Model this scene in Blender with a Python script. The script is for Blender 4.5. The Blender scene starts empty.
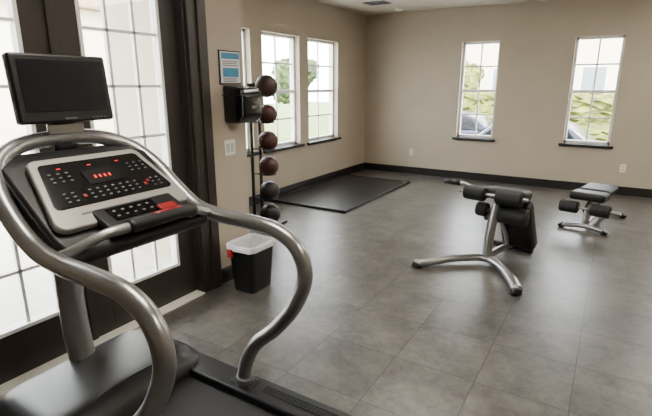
import bpy, bmesh, math, random
from mathutils import Vector, Matrix
random.seed(4)
S=bpy.context.scene
COL=S.collection

# ---------------- materials ----------------
def lin(c):
    return tuple(((v/255)/12.92 if v/255<=0.04045 else ((v/255+0.055)/1.055)**2.4) for v in c)+(1,)
def mat(name,rgb,rough=0.5,metal=0.0,nscale=20,namt=0.12,bump=0.0,emit=None,estr=0,coat=0,bscale=None):
    m=bpy.data.materials.new(name); m.use_nodes=True
    nt=m.node_tree; b=nt.nodes['Principled BSDF']
    b.inputs['Roughness'].default_value=rough; b.inputs['Metallic'].default_value=metal
    b.inputs['Coat Weight'].default_value=coat
    c=lin(rgb)
    tc=nt.nodes.new('ShaderNodeTexCoord')
    n=nt.nodes.new('ShaderNodeTexNoise'); n.inputs['Scale'].default_value=nscale; n.inputs['Detail'].default_value=4
    nt.links.new(tc.outputs['Object'],n.inputs['Vector'])
    r=nt.nodes.new('ShaderNodeValToRGB')
    r.color_ramp.elements[0].position=0.3; r.color_ramp.elements[1].position=0.7
    r.color_ramp.elements[0].color=tuple(v*(1-namt) for v in c[:3])+(1,)
    r.color_ramp.elements[1].color=tuple(min(1,v*(1+namt)) for v in c[:3])+(1,)
    nt.links.new(n.outputs['Fac'],r.inputs['Fac']); nt.links.new(r.outputs['Color'],b.inputs['Base Color'])
    if bump:
        n2=nt.nodes.new('ShaderNodeTexNoise'); n2.inputs['Scale'].default_value=bscale or nscale*6
        nt.links.new(tc.outputs['Object'],n2.inputs['Vector'])
        bp=nt.nodes.new('ShaderNodeBump'); bp.inputs['Strength'].default_value=bump; bp.inputs['Distance'].default_value=0.01
        nt.links.new(n2.outputs['Fac'],bp.inputs['Height']); nt.links.new(bp.outputs['Normal'],b.inputs['Normal'])
    if emit:
        b.inputs['Emission Color'].default_value=lin(emit); b.inputs['Emission Strength'].default_value=estr
    return m
M={}
M['wall']=mat('wall_paint',(176,165,148),0.85,nscale=3,namt=0.03,bump=0.08,bscale=180)
M['ceil']=mat('ceiling_paint',(196,188,174),0.9,nscale=3,namt=0.03,bump=0.1,bscale=120)
M['base']=mat('black_trim',(20,19,19),0.4)
M['doorfr']=mat('dark_bronze_door',(42,36,32),0.4,nscale=8)
M['white']=mat('white_vinyl',(228,228,226),0.45,namt=0.03)
M['plate']=mat('switch_plate',(226,222,212),0.4,namt=0.02)
M['silver']=mat('silver_paint',(160,160,160),0.28,0.82,nscale=60,namt=0.04)
M['bezel']=mat('bezel_silver',(156,153,147),0.35,0.25,nscale=60,namt=0.04)
M['blk']=mat('black_plastic',(14,14,16),0.42,nscale=40,bump=0.05,bscale=400)
M['blk2']=mat('charcoal_plastic',(20,21,24),0.38,nscale=40,bump=0.04,bscale=400)
M['belt']=mat('treadmill_belt',(12,12,13),0.65,nscale=200,namt=0.3,bump=0.2,bscale=600)
M['gloss']=mat('gloss_black',(9,10,12),0.15,namt=0.05)
M['scr']=mat('screen_glass',(18,20,24),0.22,namt=0.05)
M['vinyl']=mat('black_vinyl',(11,11,12),0.5,nscale=30,bump=0.1,bscale=250)
M['foam']=mat('black_foam',(13,13,15),0.6,nscale=60,bump=0.15,bscale=300)
M['mat']=mat('rubber_mat',(16,16,17),0.38,nscale=12,namt=0.2,bump=0.12,bscale=200)
M['red']=mat('red_plastic',(140,18,22),0.4)
M['led']=mat('red_led',(200,20,20),0.4,emit=(255,40,22),estr=1.0)
M['btn']=mat('button_grey',(90,90,92),0.5)
M['btnw']=mat('button_pale',(190,190,190),0.5)
M['liner']=mat('white_bag',(205,205,208),0.45,nscale=30,bump=0.5,bscale=25)
M['ballr']=mat('ball_maroon',(60,22,18),0.5,nscale=60,bump=0.2,bscale=150)
M['ballk']=mat('ball_black',(20,19,20),0.45,nscale=60,bump=0.2,bscale=150)
M['ballb']=mat('ball_brown',(46,27,21),0.5,nscale=60,bump=0.2,bscale=150)
M['conc']=mat('concrete',(190,186,180),0.85,nscale=6,namt=0.08,bump=0.1)
M['asph']=mat('asphalt',(140,140,140),0.9,nscale=10)
M['grass']=mat('grass',(100,118,62),0.9,nscale=4,namt=0.3,bump=0.4)
M['leaf']=mat('leaves',(54,70,32),0.8,nscale=2.5,namt=0.7,bump=0.8,bscale=14)
M['leafy']=mat('leaves_yellow',(98,102,40),0.8,nscale=2.5,namt=0.7,bump=0.8,bscale=14)
M['bark']=mat('bark',(88,70,54),0.9,nscale=12,namt=0.3)
M['stucco']=mat('stucco',(222,212,190),0.9,nscale=5,namt=0.05)
M['pale']=mat('pale_window',(120,128,136),0.4,nscale=5,namt=0.05)
M['roof']=mat('roof_tile',(140,110,92),0.8,nscale=12)
M['carp']=mat('car_paint_blue',(24,34,60),0.25,0.3,coat=0.6)
M['carw']=mat('car_paint_grey',(74,80,90),0.25,0.3,coat=0.6)
M['carg']=mat('car_glass',(16,20,26),0.1)
M['tyre']=mat('tyre',(24,24,24),0.8)
M['fill_panel']=mat('fill_diffuser',(255,250,240),0.6,emit=(255,244,230),estr=20)  # emission for the added ceiling fill panels
M['blue']=mat('sign_blue',(50,130,172),0.5)
M['paper']=mat('sign_paper',(216,220,220),0.6,namt=0.02)
M['grey']=mat('mid_grey',(90,92,96),0.5)

def glass():
    m=bpy.data.materials.new('clear_glass'); m.use_nodes=True; nt=m.node_tree; nt.nodes.clear()
    o=nt.nodes.new('ShaderNodeOutputMaterial'); mx=nt.nodes.new('ShaderNodeMixShader')
    t=nt.nodes.new('ShaderNodeBsdfTransparent'); g=nt.nodes.new('ShaderNodeBsdfGlossy'); g.inputs['Roughness'].default_value=0.02
    t.inputs['Color'].default_value=(0.96,0.98,0.98,1)
    mx.inputs[0].default_value=0.05
    nt.links.new(t.outputs[0],mx.inputs[1]); nt.links.new(g.outputs[0],mx.inputs[2]); nt.links.new(mx.outputs[0],o.inputs[0])
    return m
M['glass']=glass()

def floor_mat():
    m=bpy.data.materials.new('vinyl_stone_tile'); m.use_nodes=True; nt=m.node_tree; b=nt.nodes['Principled BSDF']
    N=nt.nodes.new; L=nt.links.new
    tc=N('ShaderNodeTexCoord')
    br=N('ShaderNodeTexBrick'); br.offset=0.0; br.squash=1
    br.inputs['Scale'].default_value=1; br.inputs['Brick Width'].default_value=0.457; br.inputs['Row Height'].default_value=0.457
    br.inputs['Mortar Size'].default_value=0.0022; br.inputs['Mortar Smooth'].default_value=0.1
    br.inputs['Color1'].default_value=(0.0,0,0,1); br.inputs['Color2'].default_value=(1,1,1,1); br.inputs['Mortar'].default_value=(0.5,0.5,0.5,1)
    L(tc.outputs['Object'],br.inputs['Vector'])
    vm=N('ShaderNodeVectorMath'); vm.operation='MULTIPLY_ADD'
    L(br.outputs['Color'],vm.inputs[0]); vm.inputs[1].default_value=(7,11,5); L(tc.outputs['Object'],vm.inputs[2])
    n1=N('ShaderNodeTexNoise'); n1.inputs['Scale'].default_value=4.0; n1.inputs['Detail'].default_value=6; n1.inputs['Roughness'].default_value=0.62; n1.inputs['Distortion'].default_value=0.25
    n2=N('ShaderNodeTexNoise'); n2.inputs['Scale'].default_value=22; n2.inputs['Detail'].default_value=8; n2.inputs['Roughness'].default_value=0.7; n2.inputs['Distortion'].default_value=0.4
    L(vm.outputs[0],n1.inputs['Vector']); L(vm.outputs[0],n2.inputs['Vector'])
    ad=N('ShaderNodeMix'); ad.data_type='FLOAT'; ad.inputs[0].default_value=0.42
    L(n1.outputs['Fac'],ad.inputs[2]); L(n2.outputs['Fac'],ad.inputs[3])
    r=N('ShaderNodeValToRGB'); e=r.color_ramp.elements
    e[0].position=0.33; e[0].color=lin((49,47,45)); e[1].position=0.67; e[1].color=lin((112,108,102))
    L(ad.outputs[0],r.inputs['Fac'])
    mx=N('ShaderNodeMix'); mx.data_type='RGBA'; mx.blend_type='MULTIPLY'; mx.inputs[0].default_value=0.24
    L(r.outputs['Color'],mx.inputs[6]); L(br.outputs['Color'],mx.inputs[7])
    mx2=N('ShaderNodeMix'); mx2.data_type='RGBA'; L(br.outputs['Fac'],mx2.inputs[0]); L(mx.outputs[2],mx2.inputs[6]); mx2.inputs[7].default_value=lin((30,29,28))
    L(mx2.outputs[2],b.inputs['Base Color'])
    b.inputs['Roughness'].default_value=0.34
    bp=N('ShaderNodeBump'); bp.inputs['Strength'].default_value=0.05; bp.inputs['Distance'].default_value=0.005; L(n2.outputs['Fac'],bp.inputs['Height']); L(bp.outputs['Normal'],b.inputs['Normal'])
    b.inputs['Specular IOR Level'].default_value=0.6
    return m
M['floor']=floor_mat()

# ---------------- mesh helpers ----------------
def root(name,loc=(0,0,0),rz=0):
    o=bpy.data.objects.new(name,None); o.location=loc; o.rotation_euler=(0,0,rz); COL.objects.link(o); o.empty_display_size=0.1
    return o
def fin(name,bm,m,parent=None,bevel=0,seg=2,smooth=False,local=False,subsurf=0):
    bmesh.ops.recalc_face_normals(bm,faces=bm.faces)
    me=bpy.data.meshes.new(name); bm.to_mesh(me); bm.free()
    o=bpy.data.objects.new(name,me); COL.objects.link(o)
    me.materials.append(M[m] if isinstance(m,str) else m)
    if parent is not None:
        o.parent=parent
        if not local: o.matrix_parent_inverse=(Matrix.Translation(parent.location)@parent.rotation_euler.to_matrix().to_4x4()).inverted()
    if bevel:
        md=o.modifiers.new('b','BEVEL'); md.width=bevel; md.segments=seg; md.limit_method='ANGLE'; md.angle_limit=math.radians(35)
        smooth=True
    if subsurf:
        md=o.modifiers.new('s','SUBSURF'); md.levels=subsurf; md.render_levels=subsurf; smooth=True
    if smooth:
        for p in me.polygons: p.use_smooth=True
        if bevel:
            md=o.modifiers.new('wn','WEIGHTED_NORMAL'); md.keep_sharp=True
    return o
def addbox(bm,lo,hi):
    mtx=Matrix.Translation([(lo[i]+hi[i])/2 for i in range(3)])@Matrix.Diagonal([hi[i]-lo[i] for i in range(3)]+[1])
    bmesh.ops.create_cube(bm,size=1,matrix=mtx)
def box(name,lo,hi,m,parent=None,bevel=0,local=False,seg=2):
    bm=bmesh.new(); addbox(bm,lo,hi); return fin(name,bm,m,parent,bevel,seg,local=local)
def boxes(name,lst,m,parent=None,bevel=0,local=False):
    bm=bmesh.new()
    for lo,hi in lst: addbox(bm,lo,hi)
    return fin(name,bm,m,parent,bevel,local=local)
def obox(name,c,size,ex,ey,m,parent=None,bevel=0,local=False):
    ex=Vector(ex).normalized(); ey=Vector(ey); ey=(ey-ex*ey.dot(ex)).normalized(); ez=ex.cross(ey)
    R=Matrix((ex,ey,ez)).transposed().to_4x4()
    bm=bmesh.new(); bmesh.ops.create_cube(bm,size=1,matrix=Matrix.Translation(c)@R@Matrix.Diagonal(list(size)+[1]))
    return fin(name,bm,m,parent,bevel,3,local=local)
def prism(name,prof,axis,a0,a1,m,parent=None,bevel=0,seg=3,local=False):
    bm=bmesh.new()
    def P(p,a):
        return {'Y':(p[0],a,p[1]),'X':(a,p[0],p[1]),'Z':(p[0],p[1],a)}[axis]
    A=[bm.verts.new(P(p,a0)) for p in prof]; B=[bm.verts.new(P(p,a1)) for p in prof]
    bm.faces.new(A); bm.faces.new(B[::-1]); n=len(prof)
    for i in range(n): bm.faces.new((A[i],A[(i+1)%n],B[(i+1)%n],B[i]))
    return fin(name,bm,m,parent,bevel,seg,local=local)
def cyl(name,p0,p1,r,m,parent=None,seg=24,r2=None,bevel=0,local=False):
    p0=Vector(p0);p1=Vector(p1);d=p1-p0
    R=d.to_track_quat('Z','Y').to_matrix().to_4x4()
    bm=bmesh.new(); bmesh.ops.create_cone(bm,cap_ends=True,segments=seg,radius1=r,radius2=r if r2 is None else r2,depth=d.length,matrix=Matrix.Translation((p0+p1)/2)@R)
    return fin(name,bm,m,parent,bevel or min(r*0.2,0.006),2,local=local)
def crom(pts,n=8):
    P=[Vector(p) for p in pts]; P=[2*P[0]-P[1]]+P+[2*P[-1]-P[-2]]
    out=[]
    for i in range(1,len(P)-2):
        for k in range(n):
            t=k/n; a,b,c,d=P[i-1:i+3]
            out.append(0.5*((2*b)+(c-a)*t+(2*a-5*b+4*c-d)*t*t+(3*b-a-3*c+d)*t**3))
    out.append(P[-2]); return out
def tube(name,pts,r,m,parent=None,n=8,seg=16,r2=None,local=False,smoothpath=True,up=None):
    path=crom(pts,n) if smoothpath else [Vector(p) for p in pts]
    r2=r if r2 is None else r2
    bm=bmesh.new(); rings=[]; nrm=None
    for i,p in enumerate(path):
        t=(path[min(i+1,len(path)-1)]-path[max(i-1,0)]).normalized()
        if nrm is None:
            nrm=Vector(up) if up else (Vector((0,0,1)) if abs(t.z)<0.9 else Vector((1,0,0)))
        nrm=(nrm-t*nrm.dot(t)).normalized(); bn=t.cross(nrm)
        rings.append([bm.verts.new(p+nrm*(r*math.cos(2*math.pi*k/seg))+bn*(r2*math.sin(2*math.pi*k/seg))) for k in range(seg)])
    for a,b in zip(rings,rings[1:]):
        for k in range(seg): bm.faces.new((a[k],a[(k+1)%seg],b[(k+1)%seg],b[k]))
    bm.faces.new(rings[0][::-1]); bm.faces.new(rings[-1])
    return fin(name,bm,m,parent,smooth=True,local=local)
def ball(name,c,r,m,parent=None,local=False,sc=(1,1,1),sub=3):
    bm=bmesh.new(); bmesh.ops.create_icosphere(bm,subdivisions=sub,radius=r,matrix=Matrix.Translation(c)@Matrix.Diagonal(list(sc)+[1]))
    return fin(name,bm,m,parent,smooth=True,local=local)

# ---------------- room ----------------
XL=-3.97; YB=7.9; XD=-2.53; YC=2.90; XR=3.4; YF=-2.4; H=2.74; T=0.18
box('floor',(XL-T,YF-T,-0.10),(XR+T,YB+T,0),'floor')
box('ceiling',(XL-T,YF-T,H),(XR+T,YB+T,H+0.15),'ceil')
r=root('ceiling_vent',(-3.25,6.8,H))
boxes('grille_frame',[((-3.42,6.66,H-.012),(-3.08,6.69,H)),((-3.42,6.89,H-.012),(-3.08,6.92,H)),((-3.42,6.69,H-.012),(-3.39,6.89,H)),((-3.11,6.69,H-.012),(-3.08,6.89,H))]+[((-3.39,6.70+.03*i,H-.01),(-3.11,6.715+.03*i,H)) for i in range(6)],'grey',r)
def wall(name,axis,p0,p1,a0,a1,holes):
    holes=sorted(holes); L=[]; cur=a0
    def put(a,b,z0,z1):
        if b-a<1e-5 or z1-z0<1e-5: return
        if axis=='X': L.append(((p0,a,z0),(p1,b,z1)))
        else: L.append(((a,p0,z0),(b,p1,z1)))
    for (a,b,z0,z1) in holes:
        put(cur,a,0,H); put(a,b,0,z0); put(a,b,z1,H); cur=b
    put(cur,a1,0,H)
    return boxes(name,L,'wall')
WZ0,WZ1=0.70,2.22
lw=[(3.82,4.70),(4.93,5.77),(6.0,6.88)]
bw=[(-2.25,-1.66),(-0.62,-0.01),(1.05,1.65)]
wall('wall_left','X',XL-T,XL,YC,YB+T,[(a,b,WZ0,WZ1) for a,b in lw])
wall('wall_back','Y',YB,YB+T,XL,XR,[(a,b,WZ0,WZ1) for a,b in bw])
DY0,DY1,DZ=0.42,2.36,2.36
wall('wall_entry','X',XD-T,XD,YF,YC,[(DY0,DY1,0,DZ)])
box('wall_return',(XL,YC-T,0),(XD-T,YC,H),'wall')
box('wall_right',(XR,YF,0),(XR+T,YB+T,H),'wall')
box('wall_front',(XD-T,YF-T,0),(XR+T,YF,H),'wall')
bh=0.125
box('baseboard_back',(XL,YB-0.016,0),(XR,YB,bh),'base',bevel=0.004)
box('baseboard_left',(XL,YC,0),(XL+0.016,YB-0.016,bh),'base',bevel=0.004)
box('baseboard_entry',(XD,2.50,0),(XD+0.016,YC,bh),'base',bevel=0.004)
box('baseboard_return',(XL+0.016,YC,0),(XD,YC+0.016,bh),'base',bevel=0.004)
box('baseboard_right',(XR-0.016,YF,0),(XR,YB-0.016,bh),'base',bevel=0.004)
box('baseboard_front',(XD,YF,0),(XR-0.016,YF+0.016,bh),'base',bevel=0.004)

def window(idx,axis,a0,a1):
    nm='window_%d'%idx
    if axis=='X': r=root(nm,(XL-0.11,(a0+a1)/2,WZ0))
    else: r=root(nm,((a0+a1)/2,YB+0.11,WZ0))
    def B(n,a,b,z0,z1,d0,d1,m,bev=0.003):
        if axis=='X': return box(n,(XL-d1,a,z0),(XL-d0,b,z1),m,r,bev)
        return box(n,(a,YB+d0,z0),(b,YB+d1,z1),m,r,bev)
    f=0.035
    B('jamb_a',a0,a0+f,WZ0,WZ1,0.08,0.15,'white'); B('jamb_b',a1-f,a1,WZ0,WZ1,0.08,0.15,'white')
    B('head',a0,a1,WZ1-f,WZ1,0.08,0.15,'white'); B('bottom_rail',a0,a1,WZ0,WZ0+f+0.01,0.08,0.15,'white')
    zm=(WZ0+WZ1)/2
    B('meeting_rail',a0,a1,zm-0.022,zm+0.022,0.085,0.145,'white')
    am=(a0+a1)/2
    B('muntin_v',am-0.011,am+0.011,WZ0,WZ1,0.105,0.125,'white',0)
    for i,z in enumerate(((WZ0+zm)/2,(zm+WZ1)/2)): B('muntin_h_%d'%i,a0,a1,z-0.011,z+0.011,0.105,0.125,'white',0)
    B('glass',a0+f,a1-f,WZ0+f,WZ1-f,0.113,0.117,'glass',0)
    B('sill',a0-0.05,a1+0.05,WZ0-0.04,WZ0,-0.045,0.0,'base',0.004)
    B('sill_inner',a0,a1,WZ0,WZ0+0.006,0.0,0.08,'base',0)
for i,(a,b) in enumerate(lw): window(i+1,'X',a,b)
for i,(a,b) in enumerate(bw): window(i+4,'Y',a,b)

def door_leaf(idx,y0,y1,g0,g1):
    r=root('door_%d'%idx,(XD-0.08,(y0+y1)/2,0))
    x0,x1=XD-0.105,XD-0.055
    z0,z1=0.015,2.31; gz0,gz1=0.27,2.18
    boxes('leaf',[((x0,y0,z0),(x1,g0,z1)),((x0,g1,z0),(x1,y1,z1)),((x0,g0,z0),(x1,g1,gz0)),((x0,g0,gz1),(x1,g1,z1))],'doorfr',r,0.003)
    f=0.022
    boxes('glass_bead',[((x0-.004,g0,gz0),(x1+.006,g0+f,gz1)),((x0-.004,g1-f,gz0),(x1+.006,g1,gz1)),((x0-.004,g0+f,gz0),(x1+.006,g1-f,gz0+f)),((x0-.004,g0+f,gz1-f),(x1+.006,g1-f,gz1))],'white',r,0.002)
    L=[]
    for k in (1,2):
        y=g0+(g1-g0)*k/3; L.append(((x0+.012,y-.009,gz0+f),(x1-.012,y+.009,gz1-f)))
    for k in range(1,6):
        z=gz0+(gz1-gz0)*k/6; L.append(((x0+.012,g0+f,z-.009),(x1-.012,g1-f,z+.009)))
    boxes('grille',L,'white',r)
    box('glass',((x0+x1)/2-.003,g0+f,gz0+f),((x0+x1)/2+.003,g1-f,gz1-f),'glass',r)
    return r
door_leaf(1,0.465,1.455,0.75,1.31)
d2=door_leaf(2,1.465,2.315,1.615,2.17)
box('astragal',(XD-.055,1.44,0.02),(XD-.035,1.485,2.3),'doorfr',d2,0.004)
cyl('handle_rose',(XD-.055,1.54,1.0),(XD-.04,1.54,1.0),0.03,'silver',d2)
tube('handle_lever',[(XD-.04,1.54,1.0),(XD-.0,1.54,1.0),(XD+.01,1.56,1.0),(XD+.01,1.65,1.0)],0.009,'silver',d2,n=5,seg=10)
boxes('trim_1',[((XD-T,DY1-.04,0),(XD,DY1,DZ)),((XD-T,DY0,0),(XD,DY0+.04,DZ)),((XD-T,DY0+.04,DZ-.04),(XD,DY1-.04,DZ)),
  ((XD,DY1-.02,0),(XD+.022,DY1+.14,DZ+.14)),((XD,DY0-.12,0),(XD+.022,DY0+.02,DZ+.14)),((XD,DY0+.02,DZ-.02),(XD+.022,DY1-.02,DZ+.14))],'doorfr',None,0.004)
box('trim_2',(XD+.022,DY1+.06,0),(XD+.036,DY1+.14,DZ+.14),'doorfr',None,0.004)
box('trim_3',(XD-T,DY0+.04,0.0),(XD+0.03,DY1-.04,0.014),'plate',None,0.004)

k=0
for (x,y) in ((-1.2,1.2),(1.2,1.2),(-1.4,4.4),(1.2,4.4),(1.4,6.6)):  # glowing panels added out of view for ambient fill
    r=root('ceiling_fill_panel' if k==0 else 'ceiling_fill_panel.%03d'%k,(x,y,H)); k+=1
    boxes('housing',[((x-.64,y-.34,H-.04),(x+.64,y-.30,H)),((x-.64,y+.30,H-.04),(x+.64,y+.34,H)),((x-.64,y-.30,H-.04),(x-.60,y+.30,H)),((x+.60,y-.30,H-.04),(x+.64,y+.30,H))],'white',r)
    box('diffuser',(x-.60,y-.30,H-.03),(x+.60,y+.30,H-.004),'fill_panel',r)
r=root('smoke_detector',(-3.16,7.4,H)); cyl('body',(-3.16,7.4,H),(-3.16,7.4,H-.035),.065,'plate',r); cyl('cap',(-3.16,7.4,H-.035),(-3.16,7.4,H-.045),.045,'plate',r)

def plate(name,x,y,z,axis,kind):
    r=root(name,(x,y,z))
    if axis=='Y':
        box('plate',(x-.036,y-.008,z-.058),(x+.036,y,z+.058),'plate',r,0.003)
        for s in (-.024,.024): box('socket_%d'%(s>0),(x-.017,y-.011,z+s-.015),(x+.017,y-.008,z+s+.015),'btnw',r,0.002)
    else:
        box('plate',(x,y-.06,z-.06),(x+.008,y+.06,z+.06),'plate',r,0.003)
        for s in (-.025,.025): box('rocker_%d'%(s>0),(x+.008,y+s-.016,z-.033),(x+.012,y+s+.016,z+.033),'btnw',r,0.002)
plate('wall_outlet',-3.03,YB,0.39,'Y',0); plate('wall_outlet.001',0.2,YB,0.39,'Y',0)
plate('light_switch',XD,2.70,1.08,'X',1)

# ---------------- poster ----------------
r=root('notice_sign',(XD,2.745,1.67))
box('backing',(XD,2.63,1.555),(XD+.01,2.86,1.80),'blk2',r,0.002)
box('sheet',(XD+.01,2.64,1.565),(XD+.013,2.85,1.79),'paper',r)
box('header',(XD+.013,2.65,1.74),(XD+.0145,2.84,1.782),'blue',r)
box('picture',(XD+.013,2.66,1.61),(XD+.0145,2.83,1.675),'blue',r)
boxes('text_lines',[((XD+.013,2.66,1.69+i*.014),(XD+.0145,2.83-.02*(i%2),1.696+i*.014)) for i in range(3)]+[((XD+.013,2.66,1.572+i*.013),(XD+.0145,2.81,1.578+i*.013)) for i in range(3)],'grey',r)

# ---------------- wipes dispenser ----------------
r=root('wipes_dispenser',(XD,2.75,1.42))
prism('body',[(XD+.001,1.27),(XD+.15,1.27),(XD+.215,1.32),(XD+.22,1.46),(XD+.19,1.53),(XD+.001,1.55)],'Y',2.65,2.86,'gloss',r,0.022)
prism('lid_band',[(XD+.001,1.475),(XD+.219,1.475),(XD+.219,1.481),(XD+.001,1.481)],'Y',2.648,2.862,'blk2',r,0.001)
box('wipe_slot',(XD+.214,2.73,1.38),(XD+.223,2.78,1.40),'btn',r,0.003)

# ---------------- trash can ----------------
tx,ty=-2.28,2.62
r=root('trash_can',(tx,ty,0))
def rrect(cx,cy,w,d,rad,z,n=6):
    pts=[]
    for (sx,sy,a0) in ((1,1,0),(-1,1,90),(-1,-1,180),(1,-1,270)):
        for i in range(n+1):
            a=math.radians(a0+90*i/n); pts.append(Vector((cx+sx*(w/2-rad)+rad*math.cos(a),cy+sy*(d/2-rad)+rad*math.sin(a),z)))
    return pts
def loft(name,secs,m,parent,cap0=True,cap1=True,local=False,solid=0,jit=0):
    bm=bmesh.new(); R=[[bm.verts.new(p+Vector((random.uniform(-jit,jit),random.uniform(-jit,jit),random.uniform(-jit,jit)))) for p in s] for s in secs]
    n=len(R[0])
    for a,b in zip(R,R[1:]):
        for k in range(n): bm.faces.new((a[k],a[(k+1)%n],b[(k+1)%n],b[k]))
    if cap0: bm.faces.new(R[0][::-1])
    if cap1: bm.faces.new(R[-1])
    o=fin(name,bm,m,parent,smooth=True,local=local)
    if solid:
        md=o.modifiers.new('so','SOLIDIFY'); md.thickness=solid
    return o
loft('bin_body',[rrect(tx,ty,.20,.24,.04,.0),rrect(tx,ty,.205,.245,.04,.01),rrect(tx,ty,.245,.30,.05,.35),rrect(tx,ty,.26,.315,.05,.355),rrect(tx,ty,.26,.315,.05,.375)],'blk',r,True,False,solid=.004)
loft('bag_liner',[rrect(tx,ty,.19,.23,.04,.16),rrect(tx,ty,.235,.29,.05,.36),rrect(tx,ty,.25,.305,.05,.385),rrect(tx,ty,.27,.325,.05,.382),rrect(tx,ty,.275,.33,.05,.36),rrect(tx,ty,.272,.327,.05,.340)],'liner',r,True,False,jit=.004)
box('tag',(tx-.085,ty-.185,.29),(tx-.045,ty-.155,.35),'red',r,.004)

# ---------------- medicine ball rack ----------------
bx,by=-3.18,4.0
r=root('medicine_ball_rack',(bx,by,0))
box('base_plate',(bx-.24,by-.22,0),(bx+.08,by+.22,.025),'blk',r,.006)
for s in (-.07,.07): cyl('upright_%d'%(s>0),(bx-.17,by+s,.02),(bx-.17,by+s,1.56),.018,'blk',r)
box('top_bridge',(bx-.19,by-.09,1.53),(bx-.15,by+.09,1.57),'blk',r,.005)
zs=[.145,.41,.69,.965,1.25,1.54]
cm=['ballk','ballk','ballr','ballr','ballr','ballb']
for i,z in enumerate(zs):
    rr=[.116,.112,.11,.108,.105,.118][i]
    ball('ball_%d'%i,(bx,by,z),rr,cm[i],r)
    pts=[(bx+.075*math.cos(a),by+.075*math.sin(a),z-rr*.82) for a in [2*math.pi*j/20 for j in range(21)]]
    tube('ring_%d'%i,pts,.007,'blk',r,n=1,seg=8,smoothpath=False)
    tube('arm_%d'%i,[(bx-.17,by-.07,z-rr*.82),(bx-.06,by-.05,z-rr*.82)],.008,'blk',r,n=1,seg=8)
    tube('armb_%d'%i,[(bx-.17,by+.07,z-rr*.82),(bx-.06,by+.05,z-rr*.82)],.008,'blk',r,n=1,seg=8)

# ---------------- exercise mat ----------------
r=root('exercise_mat',(-3.3,5.95,0))
box('mat_panel',(-3.90,4.93,0),(-2.74,7.05,.022),'mat',r,.004)
boxes('edge_piping',[((-3.92,4.90,0),(-2.72,4.94,.036)),((-3.92,7.04,0),(-2.72,7.08,.036)),((-3.93,4.90,0),(-3.89,7.08,.036)),((-2.76,4.90,0),(-2.71,7.08,.036))],'blk2',r,.006)

# ---------------- treadmill ----------------
YM=1.075
r=root('treadmill',(-1.1,YM,0))
def ys(y): return 2*YM-y
boxes('frame',[((-2.0,.74,.05),(-.2,.82,.14)),((-2.0,1.33,.05),(-.2,1.41,.14))],'blk',r,.008)
for j,(x,y) in enumerate(((-1.95,.78),(-1.95,1.37),(-.3,.78),(-.3,1.37))): cyl('foot_%d'%j,(x,y,0),(x,y,.06),.035,'blk',r)
box('belt',(-1.72,.80,.12),(-.13,1.35,.185),'belt',r,.02)
for s,(a,b) in enumerate(((.66,.80),(1.35,1.49))):
    prism('side_rail_%d'%s,[(-1.75,.09),(-.16,.09),(-.12,.12),(-.12,.17),(-.16,.205),(-1.75,.215)],'Y',a,b,'blk2',r,.012)
    bb=(.655,.662) if s==0 else (1.488,1.495)
    box('rail_strip_%d'%s,(-1.6,bb[0],.13),(-.2,bb[1],.17),'silver',r,.002)
    yy=(.70,.745) if s==0 else (1.405,1.45)
    boxes('tread_grip_%d'%s,[((-1.2,yy[0]+.012*q,.205),(-.3,yy[0]+.012*q+.006,.2145)) for q in range(4)],'blk',r)
secs=[]
prof=[(0,.05,1.0),(0,.17,1.0),(.03,.225,.985),(.08,.262,.955),(.14,.285,.90),(.20,.292,.80)]
for ins,z,sc in prof:
    secs.append([Vector((p.x,p.y,z)) for p in rrect(-1.87,YM,.56-ins*1.2,.86-ins*1.4,.13-ins*.3,z,8)])
loft('motor_hood',secs,'blk2',r,True,True)
tube('hood_line',[(-1.62,.72,.20),(-1.66,.80,.245),(-1.69,.95,.285),(-1.69,1.2,.285),(-1.66,1.35,.245),(-1.62,1.43,.20)],.006,'blk',r,seg=8)
tube('pedestal',[(-2.03,YM+.01,.22),(-2.06,YM+.01,.45),(-2.06,YM+.01,.70),(-2.02,YM,.92),(-1.88,YM,1.10)],.04,'silver',r,n=8,seg=20,r2=.062,up=(1,0,0))
half=[(-1.31,1.42,.20),(-1.30,1.42,.30),(-1.235,1.42,.43),(-1.12,1.42,.54),(-1.02,1.42,.67),(-.965,1.42,.81),(-1.00,1.42,.925),(-1.10,1.42,.985),(-1.25,1.42,1.000),(-1.42,1.42,1.005),(-1.55,1.42,1.03),(-1.67,1.42,1.105),(-1.78,1.405,1.20),(-1.87,1.35,1.28),(-1.925,1.24,1.328)]
path=half+[(-1.94,YM,1.34)]+[(x,ys(y),z) for x,y,z in half[::-1]]
tube('handrail',path,.032,'silver',r,n=8,seg=20)
for s in (0,1):
    y=1.42 if s else ys(1.42)
    cyl('rail_collar_%d'%s,(-1.312,y,.195),(-1.306,y,.245),.044,'grey',r)
    box('rail_bracket_%d'%s,(-1.37,y-.04,.19),(-1.25,y+.04,.218),'blk',r,.006)
def xz(t,off=0):
    a=Vector((-1.79,0,1.265)); b=Vector((-1.52,0,1.065)); d=(b-a); n=Vector((-d.z,0,d.x)).normalized()
    if n.z<0:n=-n
    p=a+d*t+n*off; return p
def facepoly(name,pts,o0,o1,m,bevel=0):
    bm=bmesh.new(); A=[];B=[]
    for t,y in pts:
        p=xz(t,o0);q=xz(t,o1); A.append(bm.verts.new((p.x,y,p.z))); B.append(bm.verts.new((q.x,y,q.z)))
    bm.faces.new(A);bm.faces.new(B[::-1]);n=len(pts)
    for i in range(n): bm.faces.new((A[i],A[(i+1)%n],B[(i+1)%n],B[i]))
    return fin(name,bm,m,r,bevel,3)
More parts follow.
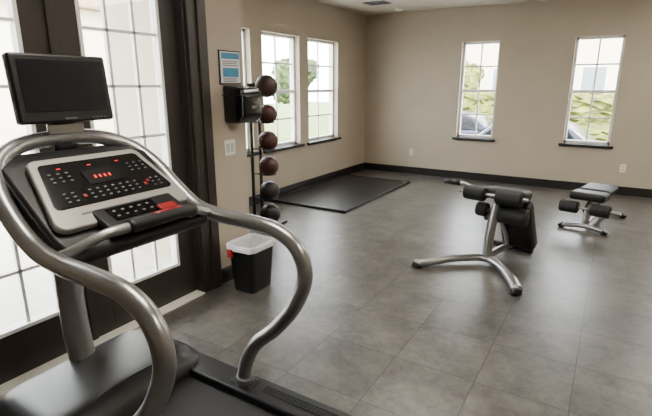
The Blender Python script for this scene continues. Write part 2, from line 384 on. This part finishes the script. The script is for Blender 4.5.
def rpoly(t0,t1,w0,w1,rad=.12,n=5,yc=YM):
    pts=[]
    cs=[(t0,w0,-1,180),(t0,w0,1,270),(t1,w1,1,0),(t1,w1,-1,90)]
    for t,w,s,a in cs:
        ty=rad*.33
        for i in range(n+1):
            an=math.radians(a+90*i/n)
            ct=t+(rad if t==t0 else -rad); cy=yc+s*(w-ty)
            pts.append((ct+rad*math.sin(an), cy+ty*math.cos(an)))
    return pts
prism('console_shell',[(-1.91,1.30),(-1.80,1.262),(-1.53,1.058),(-1.44,1.025),(-1.42,.99),(-1.47,.955),(-1.62,.96),(-1.80,1.02),(-1.92,1.17),(-1.94,1.27)],'Y',YM-.305,YM+.305,'blk',r,.022)
facepoly('console_bezel',rpoly(-.02,1.0,.235,.285),-.01,.02,'bezel',.008)
facepoly('console_screen',rpoly(.08,.74,.208,.248,.06),.018,.024,'gloss',.002)
facepoly('led_window',[(.26,YM-.075),(.26,YM+.065),(.48,YM+.065),(.48,YM-.075)],.024,.0265,'scr')
bm=bmesh.new()
def fb(bm,t0,t1,y0,y1,o=.0265,h=.002):
    V=[]
    for t,y in ((t0,y0),(t0,y1),(t1,y1),(t1,y0)):
        for oo in (o,o+h):
            p=xz(t,oo); V.append(bm.verts.new((p.x,y,p.z)))
    a=V[0::2];b=V[1::2]; bm.faces.new(b); bm.faces.new(a[::-1])
    for i in range(4): bm.faces.new((a[i],a[(i+1)%4],b[(i+1)%4],b[i]))
for i in range(4): fb(bm,.355,.40,YM-.04+i*.02,YM-.04+i*.02+.008)
for i in range(3): fb(bm,.17,.18,YM-.15+i*.12,YM-.135+i*.12,.024)
fin('led_digits',bm,'led',r)
bm=bmesh.new()
for i in range(13):
    for j in range(3):
        off=.30 if i in(0,1,2,10,11,12) else 0
        fb(bm,.54+j*.06-off,.555+j*.06-off,YM-.195+i*.032,YM-.184+i*.032,.024,.003)
for i in range(6):
    fb(bm,.54+(i//2)*.06,.555+(i//2)*.06,YM-.195+(i%2)*.03,YM-.184+(i%2)*.03,.024,.003)
    fb(bm,.54+(i//2)*.06,.555+(i//2)*.06,YM+.17+(i%2)*.03,YM+.181+(i%2)*.03,.024,.003)
fin('keypad_dots',bm,'btn',r)
bm=bmesh.new()
for i,(t,y) in enumerate(((.60,-.13),(.60,.13),(.56,.15))): fb(bm,t,t+.04,YM+y,YM+y+.012,.024,.004)
fin('red_keys',bm,'red',r)
bm=bmesh.new()
for i in range(4): fb(bm,.83,.86,YM-.18+i*.10,YM-.12+i*.10,.0195,.0015)
fin('bezel_legend',bm,'grey',r)
obox('control_tray',(-1.50,YM+.03,1.073),(.15,.36,.035),(.27,0,-.12),(0,1,0),'blk',r,.014)
obox('tray_keypad',(-1.505,YM,1.096),(.075,.20,.006),(.27,0,-.12),(0,1,0),'gloss',r,.002)
for j in range(2):
    for i in range(5):
        obox('tray_button_%d%d'%(i,j),(-1.518+.028*j,YM-.078+.036*i,1.1035-.0125*j),(.009,.013,.004),(.27,0,-.12),(0,1,0),'btn',r,.001)
obox('stop_button',(-1.468,YM+.12,1.088),(.035,.08,.012),(.27,0,-.12),(0,1,0),'red',r,.005)
tube('crossbar',[(-1.47,ys(1.42),1.01),(-1.44,ys(1.36),1.03),(-1.415,ys(1.27),1.062),(-1.405,ys(1.2),1.068),(-1.40,YM,1.07),(-1.405,1.2,1.068),(-1.415,1.27,1.062),(-1.44,1.36,1.03),(-1.47,1.42,1.01)],.018,'silver',r,n=6,seg=14)
tube('crossbar_grip',[(-1.405,ys(1.18),1.069),(-1.40,YM,1.07),(-1.405,1.2,1.069),(-1.415,1.28,1.062)],.025,'blk',r,n=6,seg=14)
tube('grip_marker',[(-1.402,YM+.0,1.084),(-1.405,YM+.13,1.084)],.014,'red',r,n=4,seg=10)
yt=YM+.015
tube('tv_bracket',[(-1.93,yt,1.29),(-1.935,yt,1.36),(-1.93,yt,1.43)],.02,'blk2',r,n=4,r2=.05,up=(1,0,0))
obox('tv_mount_plate',(-1.915,yt,1.378),(.012,.15,.04),(1,0,.05),(0,1,0),'silver',r,.004)
obox('tv_body',(-1.90,yt,1.535),(.045,.385,.262),(1,0,.1),(0,1,0),'blk',r,.012)
obox('tv_back',(-1.93,yt,1.535),(.04,.26,.18),(1,0,.1),(0,1,0),'blk',r,.012)
obox('tv_screen',(-1.8772,yt,1.548),(.003,.335,.195),(1,0,.1),(0,1,0),'scr',r,.001)
obox('tv_logo',(-1.865,yt,1.422),(.002,.05,.007),(1,0,.1),(0,1,0),'btn',r)
boxes('tv_buttons',[((-1.868,yt+.09+.018*i,1.420),(-1.862,yt+.098+.018*i,1.424)) for i in range(4)],'grey',r)
r=root('power_cable',(-2.25,.9,0))
tube('cable',[(-2.17,.85,.008),(-2.2,.8,.008),(-2.3,.85,.008),(-2.38,1.0,.008),(-2.46,1.15,.008),(-2.48,1.4,.008)],.006,'btnw',r,seg=8)

# ---------------- ab bench ----------------
r=root('ab_crunch_bench',(-.81,4.08,0),math.radians(-10))
P=dict(parent=r,local=True)
tube('front_leg',[(-.43,-.48,.035),(-.36,-.38,.04),(-.22,-.17,.05),(-.08,-.03,.055),(0,0.0,.055),(.08,-.03,.055),(.22,-.15,.05),(.36,-.33,.04),(.43,-.44,.035)],.034,'silver',n=8,r2=.044,**P)
for s in (-1,1): cyl('foot_cap_%d'%(s>0),(s*.43,-.46-.02*(s<0),.0),(s*.425,-.45-.02*(s<0),.045),.045,'blk',**P)
tube('spine',[(0,0,.07),(.02,.25,.075),(.04,.55,.065)],.028,'silver',n=6,r2=.036,**P)
box('rear_foot',(-.16,.53,.0),(.22,.60,.055),'blk2',bevel=.012,**P)
tube('upright',[(0,0.0,.05),(.0,.02,.25),(.01,.05,.45),(.02,.09,.60)],.042,'silver',n=6,r2=.036,**P)
tube('brace',[(.03,.42,.08),(.04,.30,.22),(.03,.14,.42)],.022,'silver',n=5,**P)
tube('roller_bar',[(-.30,.0,.63),(.30,.0,.63)],.014,'silver',n=2,**P)
cyl('roller_1',(-.25,.0,.63),(-.06,.0,.63),.064,'foam',bevel=.016,**P); cyl('roller_2',(.04,.0,.63),(.26,.0,.63),.070,'foam',bevel=.016,**P)
tube('ankle_bar',[(-.16,.06,.48),(.30,.06,.48)],.014,'silver',n=2,**P)
cyl('roller_3',(-.15,.06,.48),(-.05,.06,.48),.064,'foam',bevel=.016,**P); cyl('roller_4',(.06,.04,.47),(.30,.04,.47),.074,'foam',bevel=.016,**P)
tube('handle_bar',[(-.02,.04,.60),(-.12,.02,.65),(-.26,.0,.70),(-.44,.0,.70)],.014,'silver',n=6,seg=12,**P)
tube('handle_grip',[(-.30,.0,.70),(-.45,.0,.70)],.025,'blk',n=2,seg=12,**P)
obox('bench_pad',(.13,.32,.33),(.30,.54,.12),(1,0,0),(0,.24,-.40),'vinyl',bevel=.036,**P)
obox('seat_pad',(.06,.16,.625),(.38,.25,.10),(1,0,0),(0,1,-.12),'vinyl',bevel=.036,**P)
cyl('pivot',(-.08,.08,.42),(.12,.08,.42),.04,'blk2',**P)

# ---------------- adjustable bench ----------------
r=root('weight_bench',(-.135,5.66,0),math.radians(-12))
P=dict(parent=r,local=True)
tube('front_foot',[(-.21,-.03,.035),(-.1,.0,.045),(0,.01,.05),(.1,.0,.045),(.21,-.03,.035)],.028,'silver',n=6,r2=.034,**P)
for s in (-1,1): cyl('foot_cap_%d'%(s>0),(s*.20,-.03,0),(s*.23,-.035,.05),.034,'blk',**P)
tube('spine',[(0,0,.06),(0,.4,.10),(0,.84,.06)],.026,'silver',n=6,r2=.032,**P)
tube('rear_foot',[(-.20,.86,.035),(0,.84,.05),(.20,.86,.035)],.026,'silver',n=6,r2=.032,**P)
for s in (-1,1): cyl('rear_cap_%d'%(s>0),(s*.19,.86,0),(s*.22,.86,.05),.034,'blk',**P)
tube('post',[(0,.06,.07),(0,.10,.2),(0,.16,.33)],.036,'silver',n=5,**P)
tube('post_rear',[(0,.60,.09),(0,.50,.20),(0,.42,.33)],.028,'silver',n=5,**P)
obox('back_pad',(0,.43,.385),(.32,.42,.09),(1,0,0),(0,1,.0),'vinyl',bevel=.034,**P)
obox('seat_pad',(0,.07,.38),(.36,.25,.09),(1,0,0),(0,1,-.04),'vinyl',bevel=.034,**P)
tube('roller_arm',[(0,.12,.31),(0,.0,.27),(0,-.06,.25)],.018,'silver',n=5,**P)
tube('roller_bar',[(-.27,-.06,.26),(.27,-.06,.26)],.012,'silver',n=2,**P)
cyl('roller_1',(-.25,-.06,.26),(-.06,-.06,.26),.066,'foam',bevel=.016,**P); cyl('roller_2',(.06,-.06,.26),(.25,-.06,.26),.066,'foam',bevel=.016,**P)

# ---------------- outside ----------------
box('ground',(-40,-20,-1.3),(40,60,-.84),'grass')
box('patio',(-16.5,-6,-.83),(XL-T-.01,8.6,-.02),'conc')
box('patio_corner',(XL-T+.001,YF-T+.001,0.0005),(XD-T-.001,YC-T-.001,.004),'conc')
box('parking_lot',(-9,11.0,-.83),(20,18.5,-.75),'asph')
box('sidewalk',(-9,8.7,-.83),(20,10.9,-.30),'conc')
def tree(name,x,y,h,m,zb=-.83):
    r=root(name,(x,y,zb))
    tube('trunk',[(x,y,zb),(x+.05,y,h*.3),(x-.05,y+.05,h*.6)],.12,'bark',r,n=4,seg=10)
    bm=bmesh.new()
    for i in range(18):
        c=Vector((x+random.uniform(-1,1)*h*.2,y+random.uniform(-1,1)*h*.2,h*random.uniform(.4,.85)))
        bmesh.ops.create_icosphere(bm,subdivisions=3,radius=h*random.uniform(.09,.17),matrix=Matrix.Translation(c))
    for v in bm.verts: v.co+=Vector([random.uniform(-.09,.09) for _ in range(3)])
    fin('crown',bm,m,r)
tree('shade_tree',-6.4,22.5,2.9,'leafy')
tree('street_tree',-11.5,12.5,3.0,'leafy',-.83); tree('street_tree.001',-14.5,11.2,2.6,'leaf',-.83); tree('street_tree.002',-10.2,14.5,2.6,'leaf',-.83)
def hedge(name,lo,hi,m,cuts=24):
    bm=bmesh.new(); addbox(bm,lo,hi); bmesh.ops.subdivide_edges(bm,edges=bm.edges,cuts=cuts,use_grid_fill=True)
    for v in bm.verts: v.co+=Vector([random.uniform(-.14,.14),random.uniform(-.16,.16),random.uniform(-.0,.4)])
    fin(name,bm,m)
hedge('hedge_row',(-10,18.9,-.83),(7,20.1,.9),'leafy',40)
def house(name,lo,hi,ax):
    r=root(name,((lo[0]+hi[0])/2,(lo[1]+hi[1])/2,-.83))
    box('body',lo,hi,'stucco',r)
    box('roof',(lo[0]-.5,lo[1]-.5,hi[2]),(hi[0]+.5,hi[1]+.5,hi[2]+.35),'roof',r)
    for i in range(8):
        t=(i+.5)/8
        if ax=='Y': x=lo[0]+(hi[0]-lo[0])*t; box('pane_%d'%i,(x-.5,lo[1]-.05,.9),(x+.5,lo[1],2.4),'pale',r); box('surround_%d'%i,(x-.6,lo[1]-.03,.8),(x+.6,lo[1],2.5),'white',r)
        else: y=lo[1]+(hi[1]-lo[1])*t; box('pane_%d'%i,(hi[0],y-.5,.9),(hi[0]+.05,y+.5,2.4),'pale',r); box('surround_%d'%i,(hi[0],y-.6,.8),(hi[0]+.03,y+.6,2.5),'white',r)
house('apartment_building',(-16,27,-.83),(18,33,4.6),'Y'); house('neighbouring_building',(-24,-4,-.83),(-17,20,4.2),'X')
def car(name,x,y,rz,m):
    r=root(name,(x,y,-.75),rz); P=dict(parent=r,local=True)
    prism('body',[(-2.15,.28),(-2.15,.62),(-1.95,.78),(-1.0,.92),(1.3,.95),(2.05,.90),(2.15,.7),(2.15,.3),(1.9,.2),(-1.95,.2)],'Y',-.88,.88,m,bevel=.08,**P)
    prism('cabin',[(-1.05,.9),(-.45,1.38),(-.1,1.46),(.95,1.46),(1.35,1.32),(1.85,.92)],'Y',-.74,.74,m,bevel=.06,**P)
    prism('side_glass',[(-.85,.95),(-.38,1.32),(.95,1.38),(1.25,1.28),(1.5,.96)],'Y',-.752,.752,'carg',bevel=.01,**P)
    prism('windshield',[(-1.07,.95),(-.50,1.36),(-.47,1.34),(-1.02,.93)],'Y',-.66,.66,'carg',**P)
    for i,(a,b) in enumerate(((-1.35,-.9),(-1.35,.9),(1.35,-.9),(1.35,.9))):
        s=1 if b>0 else -1
        cyl('wheel_%d'%i,(a,b-.2*s,.32),(a,b+.01*s,.32),.32,'tyre',bevel=.03,**P); cyl('hub_%d'%i,(a,b,.32),(a,b+.02*s,.32),.2,'silver',**P)
    for s in (-1,1): box('headlight_%d'%(s>0),(-2.17,s*.68-.15,.62),(-2.10,s*.68+.15,.74),'btnw',**P)
car('parked_car',-2.15,13.2,0,'carw'); car('parked_car.001',-5.0,15.6,0,'carp')

# ---------------- light ----------------
w=bpy.data.worlds.new('World'); S.world=w; w.use_nodes=True; nt=w.node_tree; bg=nt.nodes['Background']
sk=nt.nodes.new('ShaderNodeTexSky'); sk.sky_type='HOSEK_WILKIE'; sk.turbidity=6; sk.sun_direction=Vector((.5,-.6,.7)).normalized()
mx=nt.nodes.new('ShaderNodeMix'); mx.data_type='RGBA'; mx.inputs[0].default_value=.7; mx.inputs[7].default_value=(1,1,1,1)
nt.links.new(sk.outputs[0],mx.inputs[6]); nt.links.new(mx.outputs[2],bg.inputs['Color']); bg.inputs['Strength'].default_value=28
sd=bpy.data.lights.new('sun','SUN'); sd.energy=26; sd.angle=.02; sd.color=(1,.95,.86)
so=bpy.data.objects.new('sun',sd); COL.objects.link(so); so.rotation_euler=Vector((-.5,.6,-.75)).to_track_quat('-Z','Y').to_euler(); so.location=(5,-5,12)

# ---------------- camera ----------------
cd=bpy.data.cameras.new('camera'); co=bpy.data.objects.new('camera',cd); COL.objects.link(co)
cd.sensor_width=36; cd.lens=465/652*36; cd.clip_start=.02; cd.clip_end=200
co.location=(0,0,1.55); co.rotation_euler=(math.radians(90-14.8),0,math.radians(31.4))
S.camera=co
